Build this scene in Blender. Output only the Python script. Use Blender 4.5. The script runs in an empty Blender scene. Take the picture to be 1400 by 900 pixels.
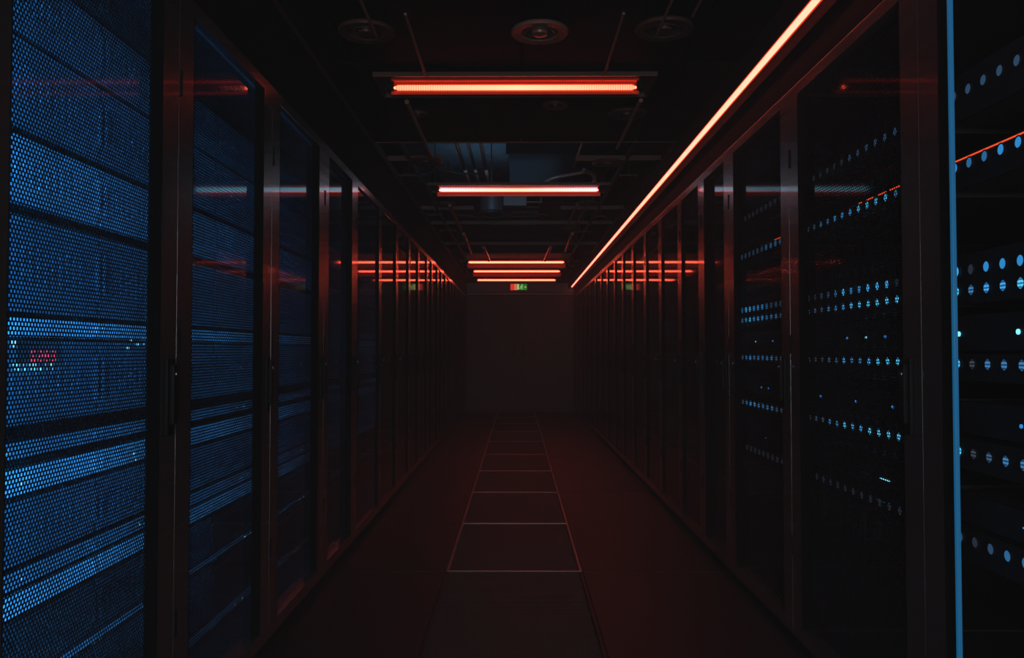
import bpy, bmesh, math, random
import numpy as np
from mathutils import Vector, Matrix
C = bpy.context.scene.collection
random.seed(7)
R = math.radians

# ------------------------------------------------------------------ camera, world, light, exposure
CH = 1.11                                   # lens height; heights below are given relative to the lens (z) plus CH
sc = bpy.context.scene
cam_d = bpy.data.cameras.new('camera'); cam_d.lens = 28.29; cam_d.sensor_width = 36; cam_d.clip_start = .05
cam = bpy.data.objects.new('camera', cam_d); C.objects.link(cam)
cam.location = (0, 0, CH); cam.rotation_euler = (R(90 + 1.56), 0, R(.365))
sc.camera = cam
w = bpy.data.worlds.new('world'); sc.world = w; w.use_nodes = True
w.node_tree.nodes['Background'].inputs[0].default_value = (.9, .95, 1, 1)
w.node_tree.nodes['Background'].inputs[1].default_value = .03
sc.view_settings.view_transform = 'Standard'; sc.view_settings.look = 'None'
sc.view_settings.gamma = 1; sc.view_settings.use_curve_mapping = False
sc.view_settings.exposure = 0
sc.cycles.max_bounces = 10; sc.cycles.glossy_bounces = 8; sc.cycles.diffuse_bounces = 3
sc.cycles.sample_clamp_indirect = 6; sc.cycles.sample_clamp_direct = 0
sc.cycles.caustics_reflective = True

def area(name, loc, rot, sx, sy, energy, color):
    l = bpy.data.lights.new(name, 'AREA'); l.shape = 'RECTANGLE'; l.size = sx; l.size_y = sy
    l.energy = energy; l.color = color
    o = bpy.data.objects.new(name, l); C.objects.link(o); o.location = loc; o.rotation_euler = rot
    return o
area('fill_light', (.05, -2.4, CH + .1), (R(90), 0, 0), 1.8, 1.8, 50, (.86, .93, 1.0))  # added fill behind the camera, lights the aisle air and frames
area('plenum_light', (-.1, 7.6, CH + 1.52), (R(180), 0, 0), .9, 1.6, 2.6, (.25, .6, 1.0))
area('void_fill', (-.05, 6.33, CH + 1.33), (R(140), 0, 0), 1.0, .25, .9, (.25, .6, 1.0))  # added blue fill hidden above the second lamp, lights the canister front

# ------------------------------------------------------------------ materials
def mat(name, col, rough=.5, metal=0., spec=.5, ior=1.5, coat=0., aniso=0., bump=None, var=0., emit=None, estr=1.):
    m = bpy.data.materials.new(name); m.use_nodes = True
    nt = m.node_tree; b = nt.nodes['Principled BSDF']
    b.inputs['Base Color'].default_value = (*col, 1); b.inputs['Roughness'].default_value = rough
    b.inputs['Metallic'].default_value = metal; b.inputs['Specular IOR Level'].default_value = spec
    b.inputs['IOR'].default_value = ior; b.inputs['Coat Weight'].default_value = coat; b.inputs['Coat Roughness'].default_value = .05
    tc = nt.nodes.new('ShaderNodeTexCoord')
    if aniso:
        b.inputs['Anisotropic'].default_value = aniso; b.inputs['Anisotropic Rotation'].default_value = .25
        t = nt.nodes.new('ShaderNodeTangent'); t.direction_type = 'RADIAL'; t.axis = 'Z'
        nt.links.new(t.outputs[0], b.inputs['Tangent'])
    if var:
        n = nt.nodes.new('ShaderNodeTexNoise'); n.inputs['Scale'].default_value = 9; n.inputs['Detail'].default_value = 6
        nt.links.new(tc.outputs['Object'], n.inputs['Vector'])
        r = nt.nodes.new('ShaderNodeMapRange')
        r.inputs['To Min'].default_value = 1 - var; r.inputs['To Max'].default_value = 1 + var
        nt.links.new(n.outputs['Fac'], r.inputs['Value'])
        x = nt.nodes.new('ShaderNodeVectorMath'); x.operation = 'SCALE'; x.inputs[0].default_value = col
        nt.links.new(r.outputs[0], x.inputs['Scale']); nt.links.new(x.outputs[0], b.inputs['Base Color'])
    if bump:
        n = nt.nodes.new('ShaderNodeTexNoise'); n.inputs['Scale'].default_value = bump[0]
        nt.links.new(tc.outputs['Object'], n.inputs['Vector'])
        bp = nt.nodes.new('ShaderNodeBump'); bp.inputs['Strength'].default_value = bump[1]; bp.inputs['Distance'].default_value = .002
        nt.links.new(n.outputs['Fac'], bp.inputs['Height']); nt.links.new(bp.outputs[0], b.inputs['Normal'])
    if emit:
        b.inputs['Emission Color'].default_value = (*emit, 1); b.inputs['Emission Strength'].default_value = estr
    return m

M = {}
M['frame'] = mat('black_powder_coated_steel', (.20, .175, .175), .25, .75, .5, 1.5, .5, .6)
M['shell'] = mat('cabinet_shell_black', (.02, .02, .022), .6, var=.15)
M['mesh'] = mat('perforated_black_steel', (.018, .018, .022), .05, .0, .5, 1.6)
M['meshfar'] = mat('polished_perforated_black_steel', (.016, .016, .018), .04, 0, .5, 1.95)
M['rubber'] = mat('black_plastic_handle', (.006, .006, .006), .6, spec=.15)
M['shade_strip'] = mat('black_shade_strip', (.004, .004, .004), .9, spec=.05)  # flat black that puts shade into the door reveals
M['chrome'] = mat('brushed_steel', (.35, .35, .36), .3, 1.)
M['wall'] = mat('matte_black_wall', (.03, .029, .03), .75, spec=.25, bump=(60, .15), var=.15)
M['bulkhead'] = mat('bulkhead_black', (.010, .010, .011), .9, spec=.08, var=.15)
M['endwall'] = mat('dark_grey_door', (.014, .0135, .014), .5, var=.12)
M['header'] = mat('grey_header', (.22, .23, .25), .5, var=.1)
M['ceil'] = mat('black_ceiling_panel', (.010, .010, .011), .8, spec=.08, var=.2)
M['ceilfar'] = mat('red_glow_ceiling_panel', (.32, .20, .20), .7, spec=.2, var=.2)  # lamp glow on the far ceiling is put into this red tint
M['bar'] = mat('red_lit_grid_rail', (.11, .045, .032), .45, .2)  # red lamp light on the rails is put into their tint
M['pipe'] = mat('red_lit_conduit', (.30, .13, .09), .35, .2)  # tinted red to stand in for lamp light on the conduits
M['cable'] = mat('dark_cable_sheath', (.07, .06, .06), .4)
M['duct'] = mat('galvanised_duct', (.25, .27, .3), .4, .4, var=.15)
M['slab'] = mat('concrete_soffit', (.22, .23, .25), .9, var=.35, bump=(20, .3))
M['floor'] = mat('dark_vinyl_floor_panel', (.016, .0155, .0155), .48, spec=.4, var=.25, bump=(90, .12))
M['under'] = mat('underfloor_void', (.01, .01, .01), .9)
M['grate'] = mat('grey_perforated_floor_plate', (.062, .054, .052), .5, .2, var=.12)
M['grateedge'] = mat('worn_steel_tile_edge', (.42, .31, .28), .38, .5, var=.2)
M['halo_reflector'] = mat('lamp_halo_reflector', (.30, .04, .015), .5, emit=(1, .05, .008), estr=.06)  # red tint and weak emission stand in for bloom around the tubes
M['lampframe'] = mat('lamp_frame', (.07, .065, .065), .4, .3)
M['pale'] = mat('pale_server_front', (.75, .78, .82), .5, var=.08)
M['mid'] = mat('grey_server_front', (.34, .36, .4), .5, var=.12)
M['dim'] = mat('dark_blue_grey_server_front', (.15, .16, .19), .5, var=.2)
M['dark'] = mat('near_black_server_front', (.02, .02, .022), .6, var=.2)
M['black'] = mat('display_black', (.006, .006, .007), .3)
M['bezel'] = mat('black_server_bezel', (.012, .012, .014), .55, spec=.2, var=.2)
def emi(name, col, s=1.):
    return mat(name, (.02, .02, .02), .5, emit=col, estr=s)
M['tube'] = emi('red_neon_core', (1, .085, .043), 11)
M['glow'] = emi('red_tube_halo', (1, .045, .010), .85)  # glowing shell added behind the cores to draw their red halo rim
M['neon'] = emi('red_neon_strip', (1, .135, .085), 6.2)
M['cool'] = emi('added_cool_fin', (.10, .70, .95), 1.5)  # glow for added fins that turn the second lamp's reflections blue-white
M['blue'] = emi('blue_cabinet_led', (.006, .36, 1), 400)
M['bluedim'] = emi('blue_cabinet_led_dim', (.02, .36, 1), 14)
M['edge'] = emi('blue_edge_strip', (.003, .085, .20), 1)
M['digit'] = emi('red_digit', (.75, .04, .10), 1)
M['led'] = emi('ice_blue_led', (.20, .75, 1), 1.4)
M['ledblue'] = emi('blue_led', (.03, .30, .9), .8)
M['glint_orange'] = emi('orange_lip_glint', (1, .09, .02), .95)  # emissive stand-in for neon light reflected on a unit's top lip
M['sred'] = emi('sign_red', (.85, .04, .02), 1)
M['sorange'] = emi('sign_orange', (.8, .22, .08), .9)
M['sgreen'] = emi('sign_green', (.02, .17, .015), 1)
M['swhite'] = emi('sign_white', (.5, .8, .3), 1)
M['spale'] = emi('sign_pale', (.5, .4, .35), .9)
def striped(name, lo, hi):
    m = bpy.data.materials.new(name); m.use_nodes = True; nt = m.node_tree; b = nt.nodes['Principled BSDF']
    b.inputs['Base Color'].default_value = (.02, .02, .02, 1)
    tc = nt.nodes.new('ShaderNodeTexCoord'); wv = nt.nodes.new('ShaderNodeTexWave')
    wv.bands_direction = 'Z'; wv.inputs['Scale'].default_value = 36; wv.inputs['Distortion'].default_value = 1.6; wv.inputs['Detail Scale'].default_value = 4
    rp = nt.nodes.new('ShaderNodeValToRGB'); rp.color_ramp.elements[0].position = .25; rp.color_ramp.elements[1].position = .75
    rp.color_ramp.elements[0].color = (*lo, 1); rp.color_ramp.elements[1].color = (*hi, 1)
    nt.links.new(tc.outputs['Object'], wv.inputs['Vector']); nt.links.new(wv.outputs['Fac'], rp.inputs['Fac'])
    nt.links.new(rp.outputs[0], b.inputs['Emission Color']); b.inputs['Emission Strength'].default_value = 1
    return m
LV = [(.016, .022, .034), (.02, .055, .11), (.02, .12, .28), (.025, .24, .58), (.05, .42, .88)]
DOT = [emi('window_glow_%s' % n, c) for n, c in zip(('faint', 'low', 'middle', 'high', 'full'), LV)]
STR = [striped('striped_glow_%s' % n, tuple(v * .35 for v in c), tuple(min(1., v * 1.5 + .02) for v in c))
       for n, c in zip(('faint', 'low', 'middle', 'high', 'full'), LV)]

# ------------------------------------------------------------------ mesh helpers
class MB:
    def __init__(s): s.bm = bmesh.new()
    def box(s, x0, x1, y0, y1, z0, z1, bev=0.):
        r = bmesh.ops.create_cube(s.bm, size=1)['verts']
        for v in r:
            v.co = Vector(((x0 + x1) / 2 + v.co.x * abs(x1 - x0), (y0 + y1) / 2 + v.co.y * abs(y1 - y0), (z0 + z1) / 2 + v.co.z * abs(z1 - z0)))
        if bev:
            es = list({e for v in r for e in v.link_edges})
            bmesh.ops.bevel(s.bm, geom=es, offset=bev, segments=2, affect='EDGES', profile=.6)
        return s
    def cyl(s, a, b, r, n=14, r2=None):
        a = Vector(a); b = Vector(b); d = b - a
        m = Matrix.Translation((a + b) / 2) @ d.to_track_quat('Z', 'Y').to_matrix().to_4x4()
        bmesh.ops.create_cone(s.bm, cap_ends=True, segments=n, radius1=r, radius2=r if r2 is None else r2, depth=d.length, matrix=m)
        return s
    def tube(s, pts, r, n=8):
        pts = [Vector(p) for p in pts]; rings = []
        for i, p in enumerate(pts):
            d = (pts[min(i + 1, len(pts) - 1)] - pts[max(i - 1, 0)]).normalized()
            q = d.to_track_quat('Z', 'Y')
            rings.append([s.bm.verts.new(p + q @ Vector((r * math.cos(t * 2 * math.pi / n), r * math.sin(t * 2 * math.pi / n), 0))) for t in range(n)])
        for a, b in zip(rings, rings[1:]):
            for t in range(n): s.bm.faces.new((a[t], a[(t + 1) % n], b[(t + 1) % n], b[t]))
        s.bm.faces.new(rings[0][::-1]); s.bm.faces.new(rings[-1])
        return s
    def lathe(s, c, prof, n=28):                     # profile of (radius, z) about the vertical through c
        rings = [[s.bm.verts.new((c[0] + r * math.cos(2 * math.pi * t / n), c[1] + r * math.sin(2 * math.pi * t / n), c[2] + z)) for t in range(n)] for r, z in prof]
        for a, b in zip(rings, rings[1:]):
            for t in range(n): s.bm.faces.new((a[t], a[(t + 1) % n], b[(t + 1) % n], b[t]))
        s.bm.faces.new(rings[-1])
        return s
    def mesh(s, name, m, smooth=False):
        bmesh.ops.recalc_face_normals(s.bm, faces=s.bm.faces)
        me = bpy.data.meshes.new(name); s.bm.to_mesh(me); s.bm.free(); me.materials.append(m)
        if smooth:
            for p in me.polygons: p.use_smooth = True
            me.set_sharp_from_angle(angle=R(35))
        return me
def obj(name, me, parent=None, loc=(0, 0, 0), label=None):
    o = bpy.data.objects.new(name, me); C.objects.link(o); o.location = loc
    if parent: o.parent = parent
    if label: o['label'] = label
    return o
def thing(name, label, cat, loc=(0, 0, 0), group=None, rz=0):
    o = bpy.data.objects.new(name, None); C.objects.link(o); o.location = loc; o.rotation_euler = (0, 0, rz)
    o.empty_display_size = .1
    o['label'] = label; o['category'] = cat
    if group: o['group'] = group
    return o
def tag(o, label, cat, group=None):
    o['label'] = label; o['category'] = cat
    if group: o['group'] = group
    return o
def struct(name, me, loc=(0, 0, 0)):
    o = obj(name, me, None, loc); o['kind'] = 'structure'; return o

def perforated(name, W, H, p, r, t, m, n=6, axis='yz'):
    """hexagonal sheet with real round holes and walls; spans y 0..W and z 0..H (axis yz) or x,y (axis xy)"""
    nx = int(W / p); row = p * math.sqrt(3) / 2; nz = int(H / row)
    ii, jj = np.meshgrid(np.arange(nx), np.arange(nz))
    cx = (ii + .5 + .5 * (jj % 2)) * p; cz = (jj + .5) * row
    cx = cx.ravel(); cz = cz.ravel(); N = len(cx)
    a = np.pi / 6 + np.arange(6) * np.pi / 3
    R0 = p / math.sqrt(3)
    ou = np.stack([cx[:, None] + R0 * np.cos(a), cz[:, None] + R0 * np.sin(a)], -1)
    inn = np.stack([cx[:, None] + r * np.cos(a), cz[:, None] + r * np.sin(a)], -1)
    V = np.zeros((N, 18, 3))
    def put(k, uv, d):
        if axis == 'yz': V[:, k:k + 6, 0] = d; V[:, k:k + 6, 1] = uv[..., 0]; V[:, k:k + 6, 2] = uv[..., 1]
        else: V[:, k:k + 6, 2] = d; V[:, k:k + 6, 0] = uv[..., 0]; V[:, k:k + 6, 1] = uv[..., 1]
    put(0, ou, 0.); put(6, inn, 0.); put(12, inn, -t)
    k = np.arange(6); k1 = (k + 1) % 6
    F = np.concatenate([np.stack([k, k1, 6 + k1, 6 + k], -1), np.stack([6 + k, 6 + k1, 12 + k1, 12 + k], -1)])
    F = (F[None] + (np.arange(N) * 18)[:, None, None]).reshape(-1, 4)
    me = bpy.data.meshes.new(name)
    me.vertices.add(N * 18); me.vertices.foreach_set('co', V.astype(np.float32).ravel())
    me.loops.add(F.size); me.loops.foreach_set('vertex_index', F.astype(np.int32).ravel())
    me.polygons.add(len(F)); me.polygons.foreach_set('loop_start', np.arange(0, F.size, 4, dtype=np.int32))
    me.update(calc_edges=True); me.shade_flat(); me.materials.append(m)
    return me

ORD = ['nearest', 'second', 'third', 'fourth', 'fifth', 'sixth', 'seventh', 'eighth', 'ninth', 'tenth', 'eleventh', 'twelfth',
       'thirteenth', 'fourteenth', 'fifteenth', 'sixteenth', 'seventeenth', 'eighteenth', 'nineteenth', 'twentieth', 'twenty-first', 'twenty-second']
XL, XR, YB = -.91, 1.03, 14.6
ZT = .985                                    # cabinet tops, relative to the lens
HAZE = .025
ZC = 1.30                                    # ceiling underside, relative to the lens

# ------------------------------------------------------------------ thin scatter volume added in the aisle to lift the blacks
hz = bpy.data.materials.new('black_lift_haze'); hz.use_nodes = True
for n in list(hz.node_tree.nodes):
    if n.type == 'BSDF_PRINCIPLED': hz.node_tree.nodes.remove(n)
vs = hz.node_tree.nodes.new('ShaderNodeVolumeScatter'); vs.inputs['Density'].default_value = HAZE; vs.inputs['Anisotropy'].default_value = .2
hz.node_tree.links.new(vs.outputs[0], hz.node_tree.nodes['Material Output'].inputs['Volume'])
o = obj('added_haze', MB().box(-.905, .918, -2.0, YB - .07, .005, CH + 1.18).mesh('added_haze', hz)); o['kind'] = 'stuff'

# ------------------------------------------------------------------ setting: floor
fl = struct('floor', MB().box(-2.2, 2.3, -.6, YB + .2, -.16, -.06).mesh('floor', M['under']))
TX0, TX1 = -.36, .33                          # the perforated centre file
rows = [-.55, .58, 1.71, 2.90, 4.08, 5.21, 6.35, 7.48, 8.66, 9.9, 11.1, 12.3, 13.5, YB]
for x0, x1 in ((XL - .15, TX0), (TX1, XR + .15)):
    for a, b in zip(rows, rows[1:]):
        obj('floor_panel', MB().box(x0 + .0015, x1 - .0015, a + .0015, b - .0015, -.06, 0, .0015).mesh('floor_panel', M['floor']), fl)
gm = perforated('perforated_plate', .655, 1.10, .0135, .0054, .004, M['grate'], axis='xy')
for i, (a, b) in enumerate(zip(rows, rows[1:])):
    if i < 3 and b < 2.5:
        obj('floor_panel', MB().box(TX0 + .0015, TX1 - .0015, a + .0015, b - .0015, -.06, 0, .0015).mesh('floor_panel', M['floor']), fl)
        continue
    em = M['grateedge'] if i >= 4 else M['floor']
    t = .017
    f = MB()
    f.box(TX0 + .002, TX1 - .002, a + .002, a + t, -.05, .002, .002); f.box(TX0 + .002, TX1 - .002, b - t, b - .002, -.05, .002, .002)
    f.box(TX0 + .002, TX0 + t, a + t, b - t, -.05, .002, .002); f.box(TX1 - t, TX1 - .002, a + t, b - t, -.05, .002, .002)
    fr = obj('perforated_floor_tile', f.mesh('tile_frame', em), fl)
    pl = obj('perforated_plate', gm, fr, (TX0 + t - .002, a + t - .006, 0)); pl.scale = ((.69 - 2 * t + .004) / .66, (b - a - 2 * t + .010) / 1.105, 1)

# ------------------------------------------------------------------ setting: walls, bulkheads, ceiling
struct('wall_left', MB().box(XL - .06, XL - .001, .3, YB, CH + ZT + .002, CH + 2.2).mesh('wall_left', M['bulkhead']))
struct('wall_right', MB().box(XR + .001, XR + .06, .3, YB, CH + ZT + .002, CH + 2.2).mesh('wall_right', M['bulkhead']))
wb = MB(); wb.box(-2.2, -.95, YB, YB + .1, 0, CH + 2.2); wb.box(1.02, 2.3, YB, YB + .1, 0, CH + 2.2); wb.box(-.95, 1.02, YB, YB + .1, CH + 1.02, CH + 2.2)
wb.box(-1.2, 1.3, YB + .05, YB + .1, -.1, CH + 1.1)
struct('wall_back', wb.mesh('wall_back', M['wall']))
hd = struct('trim_1', MB().box(-1.02, 1.06, YB - .04, YB, CH + 1.06, CH + 1.23, .004).mesh('header', M['header']))
struct('trim_2', MB().box(-1.02, 1.06, YB - .055, YB, CH + 1.02, CH + 1.045, .003).mesh('door_head', M['pipe']))
for i, (x0, x1) in enumerate(((-.95, .022), (.028, 1.02))):
    d = struct('door_%d' % (i + 1), MB().box(x0, x1, YB - .012, YB + .03, .01, CH + 1.015, .003).mesh('door', M['endwall']))
    hx = (x1 - .07) if i == 0 else (x0 + .07)
    obj('door_handle', MB().cyl((hx, YB - .06, CH - .12), (hx, YB - .06, CH + .12), .011).cyl((hx, YB - .06, CH - .1), (hx, YB - .012, CH - .1), .007).cyl((hx, YB - .06, CH + .1), (hx, YB - .012, CH + .1), .007).mesh('door_handle', M['rubber']), d)
    obj('door_panel', MB().box(x0 + .12, x1 - .12, YB - .018, YB - .011, .25, CH + .9, .002).mesh('door_panel', M['endwall']), d)
ce = struct('ceiling', MB().box(XL, XR, .5, 4.97, CH + ZC + .012, CH + ZC + .05).box(XL, XR, 10.75, YB, CH + ZC + .012, CH + ZC + .05)
            .mesh('ceiling', M['ceil']))
XS = [XL, -.735, -.125, .485, .755, XR]
XS = [XL, -.73, .02, .74, XR]
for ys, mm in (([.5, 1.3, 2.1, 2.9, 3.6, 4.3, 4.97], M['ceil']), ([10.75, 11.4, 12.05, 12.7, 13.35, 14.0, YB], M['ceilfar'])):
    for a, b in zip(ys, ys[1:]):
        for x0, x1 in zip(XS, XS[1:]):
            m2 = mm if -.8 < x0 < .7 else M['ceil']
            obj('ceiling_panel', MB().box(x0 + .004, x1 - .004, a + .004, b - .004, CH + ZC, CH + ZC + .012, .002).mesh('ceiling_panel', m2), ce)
for x in (-.735, .745):
    obj('grid_rail', MB().box(x - .010, x + .010, 4.99, 10.74, CH + ZC - .002, CH + ZC + .035).mesh('grid_rail', M['bar']), ce)
for x in (-.895, 1.005):
    obj('grid_rail', MB().box(x - .006, x + .006, .6, 14.5, CH + ZC - .014, CH + ZC + .03).mesh('grid_rail', M['bar']), ce)
for y, x0, x1 in ((4.98, XL + .03, XR - .03), (5.45, .40, .98), (5.45, -.88, -.5), (7.35, -.88, -.4), (7.35, .4, .98), (8.2, -.88, .98), (9.8, -.88, .98)):
    obj('grid_rail', MB().box(x0, x1, y - .009, y + .009, CH + ZC - .004, CH + ZC + .03).mesh('grid_rail', M['bar']), ce)
obj('soffit', MB().box(XL, XR, 4.0, YB, CH + 2.05, CH + 2.15).mesh('soffit', M['slab']), ce)

# ------------------------------------------------------------------ ceiling lamps
def added_fins(L):
    b = MB(); n = int(L / .008)
    for i in range(n + 1):
        x = -L / 2 + i * L / n
        b.box(x - .0003, x + .0003, -.050, -.016, -.017, .015)
    return b
lamps = [(.330, 1.138, -.010, 'nearest red tube ceiling lamp, the widest one, above solid black panels'),
         (.2009, 1.226, .012, 'second red tube ceiling lamp, below the open blue-lit ceiling void'),
         (.11045, 1.338, -.012, 'third red tube ceiling lamp, first of the three close together at the far end'),
         (.0991, 1.340, -.004, 'fourth red tube ceiling lamp, middle of the three close together at the far end'),
         (.0882, 1.364, -.012, 'fifth red tube ceiling lamp, the farthest, right above the exit sign')]
for i, (k, L, xc, lab) in enumerate(lamps):
    zt = 1.262; Y = zt / k
    t = thing('ceiling_lamp', lab, 'lamp', (xc, Y, CH + zt), 'red tube lamps across the ceiling')
    h = L / 2; z1 = ZC - zt                       # ceiling above the tube
    FW, D0, D1 = h + .095, -.115, (.205 if i < 2 else .135)
    D0 = -.115 if i < 2 else -.09
    fb = MB()
    fb.box(-FW, FW, D0, D0 + .014, z1 - .022, z1, .002); fb.box(-FW, FW, D1 - .014, D1, z1 - .022, z1, .002)
    fb.box(-FW, -FW + .014, D0 + .014, D1 - .014, z1 - .022, z1, .002); fb.box(FW - .014, FW, D0 + .014, D1 - .014, z1 - .022, z1, .002)
    obj('lamp_frame', fb.mesh('lamp_frame', M['bar'], ), t)
    obj('tray', MB().box(-FW + .012, FW - .012, D0 + .012, D1 - .012, z1 - .003, z1 + .001).mesh('tray', M['lampframe']), t)
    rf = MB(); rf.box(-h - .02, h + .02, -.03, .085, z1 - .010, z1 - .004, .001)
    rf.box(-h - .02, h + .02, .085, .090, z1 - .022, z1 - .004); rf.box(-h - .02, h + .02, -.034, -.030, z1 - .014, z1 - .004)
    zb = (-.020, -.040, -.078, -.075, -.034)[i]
    rf.box(-h - .03, h + .03, .034, .037, zb, z1 - .004)      # upright plate added behind the tube to carry its red halo
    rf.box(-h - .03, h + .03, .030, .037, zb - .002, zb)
    obj('halo_reflector', rf.mesh('halo_reflector', M['halo_reflector']), t)
    obj('tube', MB().cyl((-h + .008, 0, 0), (h - .008, 0, 0), .0125).cyl((-h - .012, 0, 0), (-h + .008, 0, 0), .004, 14, .0125).cyl((h - .008, 0, 0), (h + .012, 0, 0), .0125, 14, .004).mesh('tube', M['tube'], True), t)
    obj('tube_halo', MB().cyl((-h, .012, .003), (h, .012, .003), .0195, 16).mesh('tube_halo', M['glow'], True), t, label='glowing backing added for the red halo of the tube')
    for s in (-1, 1):
        obj('lamp_holder', MB().box(s * (h + .012), s * (h + .045), -.014, .014, -.012, z1 - .004, .003).mesh('lamp_holder', M['rubber']), t)
    if i == 0:
        lv = MB(); n = int(L / .005)  # black fins added to keep this tube out of the door reflections
        for q in range(n + 1):
            lv.box(-L / 2 + q * L / n - .00015, -L / 2 + q * L / n + .00015, -.026, -.0135, -.026, .014)
        obj('added_fins', lv.mesh('added_fins', M['shade_strip']), t, label='black cross fins added to block side light of the tube')['kind'] = 'stuff'
    if i == 1:
        obj('added_fins', added_fins(L).mesh('added_fins', M['cool']), t, label='added cool white glowing cross fins in front of the tube')['kind'] = 'stuff'  # fins added so the lamp reflects blue-white from the side

# long strip on the right bulkhead; added channel lips block its side light
t = thing('neon_strip_light', 'long diagonal red neon strip light running down the right bulkhead', 'light', (.985, 1.2, CH + 1.155))
LN = 14.45 - 1.2
obj('tube_halo', MB().cyl((.0065, 0, .0075), (.0065, LN, .0075), .0165, 16).mesh('tube_halo', M['glow'], True), t, label='glowing backing added for the red halo of the strip')
obj('tube', MB().cyl((0, 0, 0), (0, LN, 0), .0115, 16).mesh('tube', M['neon'], True), t)
ch = MB(); ch.box(-.062, -.058, 0, LN, -.046, .05); ch.box(-.058, .044, 0, LN, .030, .034); ch.box(.024, .028, 0, LN, -.050, .030)
obj('baffle_channel', ch.mesh('baffle_channel', M['bulkhead']), t)
ck = MB().box(-.006, .006, 0, .02, .012, .031).mesh('mounting_clip', M['rubber'])
for j in range(12): obj('mounting_clip', ck, t, (0, .5 + j * 1.1, 0))

# ------------------------------------------------------------------ server cabinets
PH = CH + .945 - .1                             # door panel height
panel_me = perforated('perforated_panel',   .62, PH, .0100, .0039, .0013, M['mesh'])
open_me = perforated('perforated_panel',  .62, PH, .0100, .0048, .0010, M['mesh'])
far_me = perforated('perforated_panel',  .62, PH, .0100, .0034, .0013, M['meshfar'])
cache = {}
def cab_meshes(wd, bayed=False, far=False):
    k = (round(wd, 3), bayed, far)
    if k in cache: return cache[k]
    H = CH + ZT; D = 1.0
    b = MB()                                    # shell: sides, back, top, base (aisle face at x = 0, body towards -x)
    if not bayed: b.box(-D, -.035, .002, .016, .05, H, .002); b.box(-D, -.035, wd - .016, wd - .002, .05, H, .002)
    b.box(-D, -D + .014, .016, wd - .016, .05, H); b.box(-D + .014, -.035, .016, wd - .016, H - .014, H); b.box(-D + .014, -.035, .016, wd - .016, .05, .064)
    body = b.mesh('body', M['shell'])
    pl = MB().box(-D, -.045, .01, wd - .01, 0, .05, .002).mesh('plinth', M['shell'])
    st = .062 if far else .098 if wd > .7 else .085
    f = MB()
    f.box(-.034, 0, .0006, st, .055, H, .0007); f.box(-.034, 0, wd - st, wd - .0006, .055, H, .0007)
    f.box(-.034, 0, st, wd - st, H - .04, H, .0007); f.box(-.034, 0, st, wd - st, .055, .105, .0007)
    door = f.mesh('door', M['frame'])
    shd = MB()  # dark strips added on the stile reveals in place of shade
    for ya, yb in ((st, st + .0025), (wd - st - .0025, wd - st)): shd.box(-.034, .0004, ya, yb, .09, H - .035)
    shade_me = shd.mesh('shade_strip', M['shade_strip'])
    rl = MB()
    for y in (.02, wd - .02): rl.box(-.90, -.88, y - .012, y + .012, .07, H - .02)
    rails = rl.mesh('mounting_rail', M['shell'])
    hz = CH - .02
    hn = MB(); hn.box(0, .012, wd - st + .022, wd - st + .058, hz - .20, hz, .004); hn.box(.012, .026, wd - st + .028, wd - st + .052, hz - .17, hz - .015, .005)
    handle = hn.mesh('handle', M['rubber'], True)
    lock = MB().cyl((.024, wd - st + .04, hz - .04), (.030, wd - st + .04, hz - .04), .008).mesh('lock_barrel', M['chrome'])
    hg = []
    for z in (.35, 1.1, 1.8):
        hg.append(MB().cyl((-.002, .012, z), (-.002, .012, z + .07), .006, 10).mesh('hinge', M['rubber'], True))
    cache[k] = (body, pl, door, rails, handle, lock, hg, st, shade_me)
    return cache[k]

def cabinet(side, y0, y1, label, panel=True, led=None, group=None, bayed=False):
    wd = y1 - y0; far = y0 > 4.4
    body, pl, door, rails, handle, lock, hg, st, shade_me = cab_meshes(wd, bayed, far)
    if side == 'left': t = thing('server_cabinet', label, 'cabinet', (XL, y0, 0), group)
    else: t = thing('server_cabinet', label, 'cabinet', (XR, y1, 0), group, math.pi)
    obj('body', body, t); obj('plinth', pl, t)
    if y0 < 6: obj('mounting_rail', rails, t)
    if panel:
        d = obj('door', door, t)
        p = obj('perforated_panel', far_me if far else open_me if side == 'right' and y0 < 3.5 else panel_me, d, (-.012 if far else -.030, st - .012, .10)); p.scale = (1, (wd - 2 * st + .02) / .625, 1)
        p['kind'] = 'stuff'
        obj('shade_strip', shade_me, d)
        h = obj('handle', handle, d)
        for m in hg: obj('hinge', m, d)
        if y0 < 6: obj('lock_barrel', lock, d)
    else:
        obj('front_frame', door, t); obj('shade_strip', shade_me, t)
    if led:
        m, yy = led
        obj('led_strip', MB().box(-.042, -.036, yy, yy + .008, .14, CH + .93).mesh('led_strip', m), t, label='blue light strip behind the door frame')
    return t

LJ = [.53, 1.33, 2.143, 2.967, 3.777, 4.515, 5.34, 6.09, 6.79, 7.44, 8.16, 8.61, 9.23, 9.71, 10.26, 10.9, 11.4, 12.0, 12.6, 13.2, 13.8, 14.5]
RJ = [1.08, 2.056, 3.04, 3.92, 4.51, 5.10, 5.80, 6.49, 7.18, 7.87, 8.52, 9.21, 9.9, 10.6, 11.33, 12.05, 12.8, 13.65, 14.5]
for i, (a, b) in enumerate(zip(LJ, LJ[1:])):
    if i == 0: lab = 'black cabinet edge cut off by the left side of the picture'
    elif i == 1: lab = 'nearest left cabinet with mesh door glowing bright blue'
    elif i == 2: lab = 'second left cabinet with mesh door and dimmer blue bands inside'
    else: lab = '%s cabinet from the camera in the left row, black mesh door' % ORD[i - 1]
    led = {1: (M['blue'], .03), 2: (M['bluedim'], .04), 3: (M['bluedim'], .05), 4: (M['bluedim'], .07)}.get(i)
    cabinet('left', a, b, lab, led=led, bayed=i <= 5, group='black server cabinets of the left row')
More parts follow.
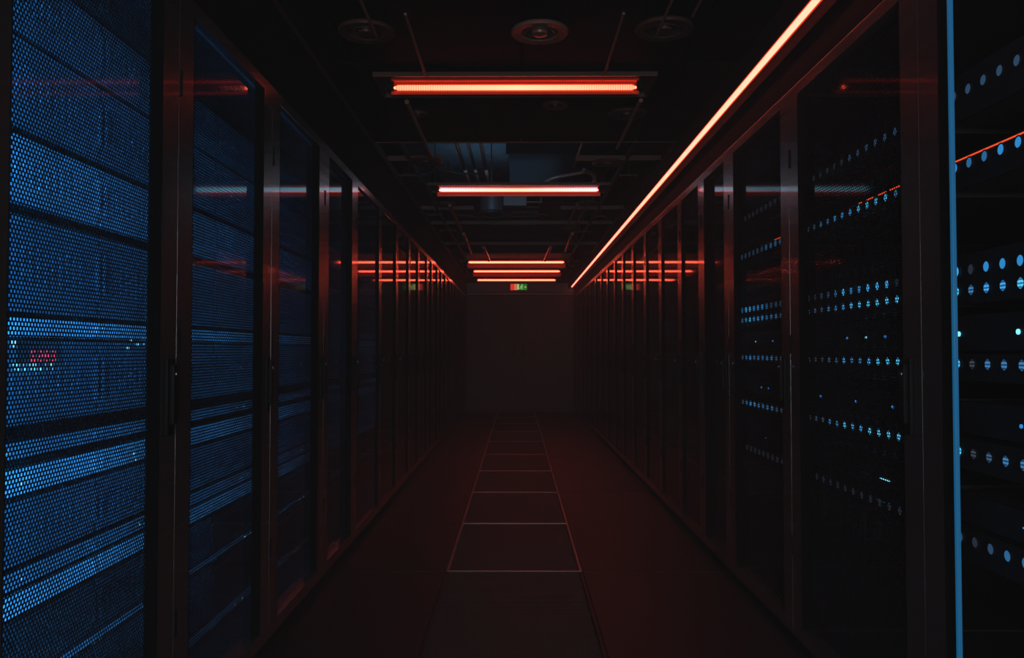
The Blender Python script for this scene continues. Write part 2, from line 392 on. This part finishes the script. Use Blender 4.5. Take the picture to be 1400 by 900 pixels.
for i, (a, b) in enumerate(zip(RJ, RJ[1:])):
    lab = 'nearest right cabinet, open front with rows of blue round lights' if i == 0 else '%s cabinet from the camera in the right row, black mesh door' % ORD[i]
    cabinet('right', a, b, lab, panel=(i != 0), bayed=i <= 5, group='black server cabinets of the right row')
o = obj('edge_light_strip', MB().box(1.028, 1.038, 1.900, 1.911, .08, CH + ZT - .05, .002).mesh('edge_light_strip', M['edge']))
tag(o, 'thin vertical blue light strip on the frame of the nearest right cabinet', 'light')

# ------------------------------------------------------------------ units in the left cabinets
XS_L = 1.12
# (top k, bottom k, front material, front description)
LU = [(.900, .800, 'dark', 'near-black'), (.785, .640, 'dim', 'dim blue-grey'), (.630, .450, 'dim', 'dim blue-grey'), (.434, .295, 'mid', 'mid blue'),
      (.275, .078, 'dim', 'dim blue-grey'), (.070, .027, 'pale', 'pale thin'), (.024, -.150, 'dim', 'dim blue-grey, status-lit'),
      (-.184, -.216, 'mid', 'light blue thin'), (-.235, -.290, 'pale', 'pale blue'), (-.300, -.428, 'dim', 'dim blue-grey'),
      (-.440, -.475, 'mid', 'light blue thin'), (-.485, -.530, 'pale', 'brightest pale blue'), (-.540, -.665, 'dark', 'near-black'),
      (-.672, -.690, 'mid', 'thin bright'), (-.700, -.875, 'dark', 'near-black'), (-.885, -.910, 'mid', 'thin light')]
CABN = {1: 'nearest', 2: 'second', 3: 'third', 4: 'fourth'}
sc_cache = {}
def unit_meshes(wd, h, m, plain=False):
    k = (round(wd, 3), round(h, 3), m.name)
    if k in sc_cache: return sc_cache[k]
    face = MB().box(-.012, 0, 0, wd, .0015, h - .0015, .0015)
    if h > .07:
        n = int((wd - .10) / .03)
        for j in range(n):                        # upright vent ribs on the taller fronts
            face.box(0, .003, .05 + j * .03, .062 + j * .03, h * .28, h * .72)
    f = face.mesh('faceplate', m)
    c = MB().box(-.72, -.0125, .022, wd - .022, .003, h - .003).mesh('chassis', M['shell'])
    e = MB()
    e.box(0, .010, .004, .016, h * .2, h * .8, .002)
    ear = e.mesh('rack_ear', m)
    sc_cache[k] = (f, c, ear); return sc_cache[k]
led_me = {k: MB().box(-.002, .002, -.004, .004, -.003, .003, .001).mesh('status_led', M[k]) for k in ('led', 'ledblue')}
big_led = MB().box(-.002, .003, -.0048, .0048, -.0075, .0075, .001).mesh('status_led', M['led'])
def digit(ch):
    seg = {'a': (0, 1, .5), 'g': (0, .5, .5), 'd': (0, 0, .5)}
    on = {'8': 'abcdefg', '2': 'abged', '3': 'abgcd', '5': 'afgcd', '6': 'afgedc', '1': 'bc'}[ch]
    b = MB(); W, H, s = .013, .022, .0034
    for c in on:
        if c in 'agd': z = {'a': H, 'g': H / 2, 'd': 0}[c]; b.box(0, .002, 0, W, z - s / 2, z + s / 2)
        else:
            y = W if c in 'bc' else 0; z = H / 2 if c in 'bf' else 0
            b.box(0, .002, y - s / 2, y + s / 2, z, z + H / 2)
    return b.mesh('digit', M['digit'])
for ci in (1, 2, 3, 4):
    y0, y1 = LJ[ci], LJ[ci + 1]; wd = y1 - y0 - .012
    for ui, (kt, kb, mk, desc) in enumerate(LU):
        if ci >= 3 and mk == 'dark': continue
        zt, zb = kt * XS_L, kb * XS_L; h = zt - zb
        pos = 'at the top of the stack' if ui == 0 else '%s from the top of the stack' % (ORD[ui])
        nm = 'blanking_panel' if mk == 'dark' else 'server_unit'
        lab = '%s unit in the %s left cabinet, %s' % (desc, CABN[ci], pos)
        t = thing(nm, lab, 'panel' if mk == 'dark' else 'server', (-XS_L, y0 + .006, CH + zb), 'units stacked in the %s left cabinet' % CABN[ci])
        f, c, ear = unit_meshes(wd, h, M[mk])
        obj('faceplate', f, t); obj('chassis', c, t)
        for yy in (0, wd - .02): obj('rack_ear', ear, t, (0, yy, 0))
        P = lambda px, py: ((707 - px), (480 - py))
        def at(px, py):                           # local y, z on the front plane for a spot seen at px, py
            Y = XS_L * 1100 / (707 - px); return Y - y0 - .006, (480 - py) / 1100 * Y - zb
        if ci == 1 and ui == 6:
            ya, za = at(22, 455); yb, zb2 = at(78, 474)
            obj('display', MB().box(0, .004, ya, yb, -.052, -.0 + .020, .001).mesh('display', M['black']), t) if False else None
            obj('display', MB().box(0, .004, ya, yb, h - .056, h - .004, .001).mesh('display', M['black']), t, label='black display panel')
            for px, chh in ((38, '6'), (48, '2'), (57, '8'), (66, '3')):
                ly, lz = at(px, 474); obj('digit', digit(chh), t, (.004, ly, h - .050), label='glowing red digit')
            ly, lz = at(15, 470); obj('status_led', big_led, t, (.001, ly, lz))
            for rr, zz in enumerate((499, 505)):
                for q in range(8):
                    ly, lz = at(14 + q * 7.6 + rr * 2, zz); obj('status_led', led_me['led'], t, (.001, ly, lz))
            for px, py in ((60, 526), (71, 526), (78, 526), (98, 521), (104, 523)):
                ly, lz = at(px, py); obj('status_led', led_me['ledblue'], t, (.001, ly, lz))
            for px, py in ((173, 476), (177, 465), (186, 471), (195, 470)):
                ly, lz = at(px, py); obj('status_led', led_me['led'], t, (.001, ly, lz))
        elif mk in ('dim',) and ci < 4:
            for q in range(3): obj('status_led', led_me['ledblue'], t, (.001, wd * (.2 + .09 * q), h * .5))
        elif mk == 'mid' and h < .06:
            for q in range(2): obj('status_led', led_me['led'], t, (.001, wd * (.3 + .1 * q + .07 * ((ui * 3 + ci) % 4)), h * .5))
        if ci == 1 and ui == 8:
            for px, py in ((30, 662), (38, 655), (183, 620), (186, 628)):
                ly, lz = at(px, py); obj('status_led', led_me['led'], t, (.001, ly, lz))

# ------------------------------------------------------------------ units in the right cabinets
XS_R = 1.09
RU = [(0.5640, 0.6824, [(0.6322, 'p')], 'faint blue round lights'), (0.3962, 0.4787, [(0.4531, 'p')], 'blue round lights and an orange glint'),
      (0.1118, 0.2370, [(0.1957, 'p'), (0.1464, 's')], 'two rows of blue round lights'), (0.0000, 0.0872, [(0.0417, 'l')], 'small white-blue lights'),
      (-0.0739, -0.0057, [(-0.0313, 's')], 'one row of blue round lights'), (-0.2009, -0.1213, [(-0.1630, 'l')], 'tiny lights'),
      (-0.2891, -0.2104, [(-0.2455, 's')], 'one row of striped blue lights'), (-0.4170, -0.3431, [(-0.3810, 'b')], 'one short bright bar'),
      (-0.5071, -0.4265, [(-0.4550, 'p')], 'low row of dim round lights')]
def disc(m, r, name='round_window'):
    b = MB(); b.cyl((-.001, 0, 0), (.0016, 0, 0), r, 18); return b.mesh(name, m)
def ringm(r):
    b = MB()
    n = 18
    vs = [[b.bm.verts.new((x, rr * math.cos(2 * math.pi * t / n), rr * math.sin(2 * math.pi * t / n))) for t in range(n)] for rr, x in ((r, .0), (r, .003), (r + .003, .003), (r + .003, 0))]
    for A, B in zip(vs, vs[1:]):
        for t in range(n): b.bm.faces.new((A[t], A[(t + 1) % n], B[(t + 1) % n], B[t]))
    return b.mesh('window_rim', M['bezel'])
DM = [disc(m, .0122) for m in DOT]; SM = [disc(m, .0122) for m in STR]
RIM = ringm(.0122)
small = disc(M['led'], .0062, 'status_led'); smalld = disc(M['ledblue'], .0045, 'status_led'); tiny = disc(M['led'], .0035, 'status_led')
RC = {0: 'nearest', 1: 'second', 2: 'third', 3: 'fourth', 4: 'fifth', 5: 'sixth', 6: 'seventh'}
pat = {  # brightness level per window, counted from the near end of each front, -1 leaves it out
 0: [[0, 0, 1, 1, 1, 1, 1, 1, 1, 1, 1], [3, 3, 2, 3, 3, 3, 3, 2, 2, 3], [4, 4, 3, 4, 3, 3, 3, 3, 0, 4], [4, 4, 4, 4, 4, 4, 3, 3, 2, 4], [2, 3, 3, 2, 2, 2, 2, 2, 0, 4], [3, 3, 4, 3, 2, 2, 2, 1, 0, 4], [1, 2, 2, 2, 2, 2, 2, 1, 0, 1]],
 1: [[1, 1, 1, 1, 1, 1, 0, 0, 0, 0, 0], [2, 4, 4, 4, 4, 3, 3, 3, 2, 2, 1, 1], [0, 4, 4, 4, 3, 3, 4, 2, 1, 1, 0, 0], [4, 4, 4, 4, 4, 4, 3, 2, 2, 1, 1, 0], [4, 4, 4, 3, 2, 2, 3, 1, 1, 0, 0, 0], [4, 4, 4, 4, 3, 3, 4, 2, 2, 1, 1, 0], [0] * 11],
 2: [[0] * 9, [2, 2, 2, 2, 1, 1, 1, 1, 1, 1], [1, 1, 1, 2, 3, 3, 3, 4, 4, 2], [1, 2, 2, 2, 3, 3, 3, 4, 3, 2], [1, 1, 2, 2, 2, 2, 2, 3, 2, 1], [1, 1, 2, 2, 2, 2, 3, 3, 2, 1], [0] * 9]}
for ci in range(7):
    y0, y1 = RJ[ci], RJ[ci + 1]; st = .098 if y1 - y0 > .7 else .085; wd = y1 - y0 - .024
    prow = 0
    for ui, (zb, zt, rws, desc) in enumerate(RU):
        if ci >= 3 and ui not in (2, 4, 6): 
            prow += sum(1 for r in rws if r[1] in 'ps'); continue
        h = zt - zb
        lab = 'unit with %s, %s right cabinet, %s' % (desc, RC[ci], 'topmost' if ui == 0 else '%s from top' % ORD[ui])
        t = thing('server_unit', lab, 'server', (XS_R, y1 - .012, CH + zb), 'units stacked in the %s right cabinet' % RC[ci], math.pi)
        f, c, ear = unit_meshes(wd, h, M['bezel'])
        obj('faceplate', MB().box(-.012, 0, 0, wd, .0015, h - .0015, .0015).mesh('faceplate', M['bezel']), t); obj('chassis', c, t)
        # local +y runs towards the camera; yn = distance from the near end
        def L(Y): return (y1 - .012) - Y
        yn0 = y0 + st + .02
        for zz, kind in rws:
            lz = zz - zb
            if kind in 'ps':
                lv = pat.get(ci, [[0] * 8] * 7)[prow] if ci < 3 else [random.choice((1, 2, 3) if ci in (5,) else (0, 0, 1)) for _ in range(7)]
                prow += 1
                pitch = .0632 if ci < 3 else .05
                ys = [{0: 1.994 - 9 * .0632, 1: 2.306, 2: 3.325}.get(ci, yn0) + pitch * q for q in range(12)]
                if ci == 0: ys = ys[:10]
                for q, Y in enumerate(ys):
                    if not (0.01 < L(Y) < wd - .012) or q >= len(lv): continue
                    s = (SM if kind == 's' else DM)[lv[q]]
                    if ci == 1 and ui == 1: s = SM[min(4, lv[q])]
                    dd = obj('round_window', s, t, (.001, L(Y), lz))
                    if ci >= 3: dd.scale = (1, .6, .8)
                    elif ci < 2: obj('window_rim', RIM, dd)
            elif kind == 'l' and ui == 3:
                for q, Y in enumerate({0: (1.990, 1.755), 1: (2.388, 2.519, 2.664), 2: (3.435, 3.68)}[ci]):
                    obj('status_led', small if ci == 0 else (tiny if q % 2 else smalld), t, (.001, L(Y), lz))
            elif kind == 'l':
                for q, Y in enumerate({0: (1.75,), 1: (2.346, 2.600, 2.9), 2: (3.5, 3.6)}[ci]):
                    if 0 < L(Y) < wd: obj('status_led', smalld, t, (.001, L(Y), lz))
            elif kind == 'b':
                Y = {0: 1.75, 1: 2.432, 2: 3.55}[ci]
                obj('bright_line', MB().box(0, .002, L(Y), L(Y) + (.060 if ci == 1 else .012), lz - .0016, lz + .0016).mesh('bright_line', M['led'] if ci == 1 else M['ledblue']), t)
        if ui == 1:
            a, b = {0: (y0 + .02, 2.0), 1: (2.22, 2.52), 2: (3.30, 3.55)}[ci]
            a, b = L(b), L(a)
            if ci == 1: segs = [(L(2.345), L(2.285)), (L(2.42), L(2.37)), (L(2.50), L(2.455)), (L(2.56), L(2.54))]
            elif ci == 2: segs = [(L(3.40), L(3.30))]
            else: segs = [(max(a, 0.004), min(b, wd - .004))]
            for s0, s1 in segs: obj('bright_line', MB().box(0, .002, s0, s1, h - .0105, h - .0075).mesh('bright_line', M['glint_orange']), t, label='thin orange glint of neon light on the lip')  # neon reflection on the top lip, drawn as an emissive line

# ------------------------------------------------------------------ exit sign
t = thing('exit_sign', 'small lit red and green exit sign above the far double door', 'sign', (.03, YB - .06, CH + 1.10))
obj('housing', MB().box(-.155, .155, 0, .03, -.012, .125, .003).mesh('housing', M['rubber']), t)
obj('red_panel', MB().box(-.15, -.07, -.004, 0, 0, .115).mesh('red_panel', M['sred']), t, label='red lit panel')
obj('orange_panel', MB().box(-.07, -.02, -.004, 0, 0, .115).mesh('orange_panel', M['sorange']), t, label='orange lit panel')
obj('green_panel', MB().box(-.02, .15, -.004, 0, 0, .115).mesh('green_panel', M['sgreen']), t, label='green lit panel')
obj('white_bar', MB().box(-.076, -.068, -.007, -.004, .005, .11).mesh('white_bar', M['spale']), t)
obj('door_symbol', MB().box(-.022, .002, -.007, -.004, .012, .108).mesh('door_symbol', M['swhite']), t)
rm = MB()                                        # running figure: head, trunk, arms, legs
rm.cyl((.060, -.004, .094), (.060, -.007, .094), .010, 12)
for a, b in (((.055, .080), (.046, .050)), ((.053, .076), (.074, .062)), ((.053, .076), (.036, .068)), ((.036, .068), (.030, .055)), ((.046, .050), (.064, .036)), ((.064, .036), (.060, .014)), ((.046, .050), (.034, .032)), ((.034, .032), (.016, .028))):
    rm.cyl((a[0], -.0055, a[1]), (b[0], -.0055, b[1]), .0045, 8)
obj('running_figure', rm.mesh('running_figure', M['swhite']), t, label='pale running figure')
ar = MB().box(.092, .118, -.007, -.004, .048, .062); ar.cyl((.116, -.0055, .055), (.140, -.0055, .055), .020, 4, .001)
obj('arrow', ar.mesh('arrow', M['spale']), t)

# ------------------------------------------------------------------ discs, conduits, ducts and cables at the ceiling
def diffuser(x, y, z, D, label, kind=0, mk='bar'):
    t = thing('ceiling_diffuser', label, 'diffuser', (x, y, CH + z), 'round ceiling fittings')
    r = D / 2
    obj('rim', MB().lathe((0, 0, 0), [(r * .80, .012), (r * .97, .012), (r, .004), (r * .96, -.004), (r * .66, -.002), (r * .62, .006), (r * .60, .012)]).mesh('rim', M[mk], True), t)
    obj('cone', MB().lathe((0, 0, 0), [(r * .58, .010), (r * .52, -.002), (r * .40, .004), (r * .36, .010), (r * .01, .011)]).mesh('cone', M['lampframe'], True), t)
    obj('core', MB().lathe((0, 0, 0), [(r * .30, .010), (r * .27, -.006), (r * .1, -.009), (r * .01, -.009)]).mesh('core', M[mk], True), t)
    if kind:
        b = MB()
        for j in range(3): b.box(-r * .2 + j * r * .16, -r * .14 + j * r * .16, -r * .3, r * .3, -.008, -.003)
        obj('grille', b.mesh('grille', M[mk]), t)
    return t
zc = ZC - .012
diffuser(.092, 3.23, zc, .235, 'round ceiling disc in front of the nearest red tube, centre top', 0, 'pipe')
diffuser(.59, 3.20, zc, .235, 'round ceiling vent at top right with concentric rings', 1)
diffuser(-.61, 3.22, zc, .23, 'barely lit round ceiling vent at top left', 1)
diffuser(.20, 4.20, zc, .135, 'small round ceiling fitting just behind the nearest red tube')
diffuser(.60, 4.36, zc, .21, 'round ceiling vent right of the small fitting behind the nearest red tube', 1)
diffuser(-.54, 4.35, zc, .10, 'small round fitting left behind the nearest red tube')
diffuser(.62, 5.50, zc, .21, 'round ceiling vent in front of the second red tube on the right', 1)
diffuser(-.62, 5.45, zc, .22, 'round ceiling vent in front of the second red tube on the left', 1)
diffuser(-.64, 7.05, zc, .20, 'round ceiling vent behind the second red tube on the left')
diffuser(.61, 7.0, zc, .20, 'round ceiling vent behind the second red tube on the right')
diffuser(.56, 8.5, zc, .22, 'round ceiling vent farthest back on the right')

def rod(pts, r, label, mk='pipe', name='conduit'):
    o = obj(name, MB().tube([(x, y, CH + z) for x, y, z in pts], r, 10).mesh(name, M[mk], True))
    return tag(o, label, 'pipe' if name == 'conduit' else 'cable', 'conduits and cables at the ceiling')
rod([(-.56, 1.9, 1.255), (-.56, 3.17, 1.255)], .006, 'thin conduit at top left ending at the left ceiling vent')
rod([(.555, 1.9, 1.255), (.555, 3.17, 1.255)], .006, 'thin conduit at top right ending at the ringed vent')
rod([(.66, 1.9, 1.26), (.66, 3.0, 1.26)], .005, 'outer thin conduit at the top right corner of the ceiling')
rod([(-.415, 2.95, 1.25), (-.415, 3.62, 1.25)], .006, 'short thin conduit in front of the nearest red tube, left')
rod([(.395, 2.95, 1.25), (.395, 3.62, 1.25)], .006, 'short thin conduit in front of the nearest red tube, right')
rod([(-.553, 4.0, 1.25), (-.553, 5.15, 1.25)], .012, 'conduit from the nearest to the second red tube, left')
rod([(.62, 4.0, 1.255), (.62, 4.95, 1.255)], .011, 'conduit from the nearest to the second red tube, right')
rod([(-.42, 5.0, 1.42), (-.40, 6.9, 1.42)], .014, 'dark pipe crossing the blue void, leftmost of three')
rod([(-.34, 5.0, 1.42), (-.32, 6.9, 1.42)], .012, 'dark pipe crossing the blue void, middle of three')
rod([(-.25, 5.0, 1.42), (-.24, 6.9, 1.42)], .014, 'dark pipe crossing the blue void, rightmost of three')
rod([(.44, 5.0, 1.40), (.43, 6.1, 1.40)], .008, 'thin pipe right of the blue void before the second tube')
rod([(-.59, 7.0, 1.275), (-.59, 8.5, 1.275)], .016, 'pinkish pipe behind the second red tube, left')
rod([(.62, 7.0, 1.29), (.60, 8.4, 1.29)], .011, 'reddish pipe behind the second red tube, right')
rod([(.53, 7.0, 1.29), (.52, 8.3, 1.29)], .010, 'inner reddish pipe behind the second red tube, right')
rod([(-.40, 9.6, 1.24), (-.385, 11.0, 1.24)], .020, 'short red-lit pipe before the third red tube, left')
rod([(.40, 9.6, 1.24), (.38, 11.0, 1.24)], .020, 'short red-lit pipe before the third red tube, right')
rod([(-.58, 8.7, 1.27), (-.60, 10.4, 1.27)], .018, 'thick pipe before the third red tube, left')
rod([(.60, 8.7, 1.27), (.62, 10.2, 1.27)], .018, 'thick pipe before the third red tube, right')
def curve(p, n=6):
    out = []
    for i in range(len(p) - 1):
        a, b, c, d = [Vector(p[min(max(j, 0), len(p) - 1)]) for j in (i - 1, i, i + 1, i + 2)]
        for k in range(n):
            t = k / n
            out.append(.5 * (2 * b + (c - a) * t + (2 * a - 5 * b + 4 * c - d) * t * t + (3 * b - a - 3 * c + d) * t ** 3))
    return out + [Vector(p[-1])]
rod(curve([(.17, 6.7, 1.36), (.28, 6.6, 1.42), (.42, 6.6, 1.45), (.58, 6.6, 1.48)]), .014, 'curved cable above the right half of the second tube', 'pipe', 'cable')
rod(curve([(.54, 6.5, 1.47), (.63, 6.6, 1.45), (.63, 6.6, 1.39), (.55, 6.7, 1.35)]), .018, 'thick hooked cable above the right end of the second tube', 'pipe', 'cable')
rod(curve([(-.85, 6.0, 1.33), (-.7, 6.1, 1.345), (-.6, 6.0, 1.36), (-.42, 6.0, 1.33), (-.3, 6.1, 1.35)]), .008, 'sagging cable left of the blue void', 'cable', 'cable')
rod(curve([(-.6, 7.8, 1.33), (-.4, 7.9, 1.32), (-.2, 8.0, 1.33), (0, 7.9, 1.36), (.3, 7.9, 1.34)]), .007, 'thin cable drooping behind the grey canister', 'cable', 'cable')
rn = random.Random(3)
for s, sd in ((-1, 'left'), (1, 'right')):
    for j in range(6):
        y = 10.9 + j * .6
        x0 = .02 + s * (.70 + .03 * rn.random())
        rod(curve([(x0, y, 1.29), (x0 + s * .03, y + .1, 1.22 + .03 * rn.random()), (x0 + s * .10, y + .2, 1.25), (x0 + s * .08, y + .3, 1.21 + .04 * rn.random()), (x0 + s * .15, y + .4, 1.29)]),
            .009, '%s looped cable from the front beside the %s ends of the far tubes' % (['first', 'second', 'third', 'fourth', 'fifth', 'sixth'][j], sd), 'pipe', 'cable')
for j, (x, y, wx) in enumerate(((-.80, 5.9, .16), (.82, 5.9, .14), (-.78, 7.6, .16), (.8, 7.7, .12), (-.74, 8.6, .2), (.72, 8.7, .2), (-.72, 9.6, .2), (.72, 9.6, .2))):
    t = thing('bracket', '%s from the front along the %s edge of the open ceiling, dark metal bracket' % (['first', 'second', 'third', 'fourth'][j // 2], 'left' if x < 0 else 'right'), 'bracket', (x, y, CH + ZC), 'brackets along the open ceiling')
    obj('plate', MB().box(-wx / 2, wx / 2, -.02, .02, -.012, -.004, .002).mesh('plate', M['bar']), t)
    obj('rod', MB().cyl((0, 0, -.012), (0, 0, .73), .005, 8).mesh('rod', M['bar']), t)
    for s in (-1, 1): obj('nut', MB().cyl((s * wx * .35, 0, -.022), (s * wx * .35, 0, -.010), .009, 6).mesh('nut', M['chrome']), t)

t = thing('duct_canister', 'grey cylindrical canister hanging below the open ceiling, lit blue', 'duct', (-.24, 7.5, CH + 1.28), None)
obj('rod', MB().cyl((0, 0, .2), (0, 0, .77), .006, 8).mesh('rod', M['bar']), t)
obj('barrel', MB().cyl((0, 0, .015), (0, 0, .21), .105, 28).mesh('barrel', M['duct'], True), t)
obj('rim', MB().lathe((0, 0, 0), [(.105, .03), (.118, .02), (.118, 0), (.10, -.004), (.085, .006), (.01, .008)]).mesh('rim', M['lampframe'], True), t)
t = thing('junction_box', 'pale grey box hanging beside the grey canister', 'box', (-.02, 7.55, CH + 1.36), None)
obj('body', MB().box(-.11, .11, -.06, .06, 0, .09, .006).mesh('body', M['duct']), t)
obj('rod', MB().cyl((0, 0, .09), (0, 0, .68), .006, 8).mesh('rod', M['bar']), t)
t = thing('air_duct', 'dark square air duct under the soffit, right of the blue void', 'duct', (.35, 7.6, CH + 1.62), None)
obj('body', MB().box(-.42, .45, -1.1, 1.1, 0, .30, .006).mesh('body', M['ceil']), t)
fl2 = MB()
obj('flange', fl2.box(-.44, .47, -1.12, -1.09, -.02, .32, .003).mesh('flange', M['ceil']), t)
for yy in (-.4, .4): obj('hanger', MB().box(-.40, -.38, yy, yy + .02, .30, .43).mesh('hanger', M['bar']), t)
t = thing('cable_tray', 'ladder cable tray in the ceiling void behind the canister', 'tray', (-.05, 9.2, CH + 1.55), None)
for s in (-1, 1): obj('side_rail', MB().box(s * .3 - .006, s * .3 + .006, -.9, .9, 0, .05).mesh('side_rail', M['bar']), t)
for j in range(6): obj('rung', MB().box(-.3, .3, -.8 + j * .3, -.77 + j * .3, .005, .02).mesh('rung', M['bar']), t)
for s in (-1, 1): obj('rod', MB().cyl((s * .3, 0, .04), (s * .3, 0, .5), .005, 8).mesh('rod', M['bar']), t)
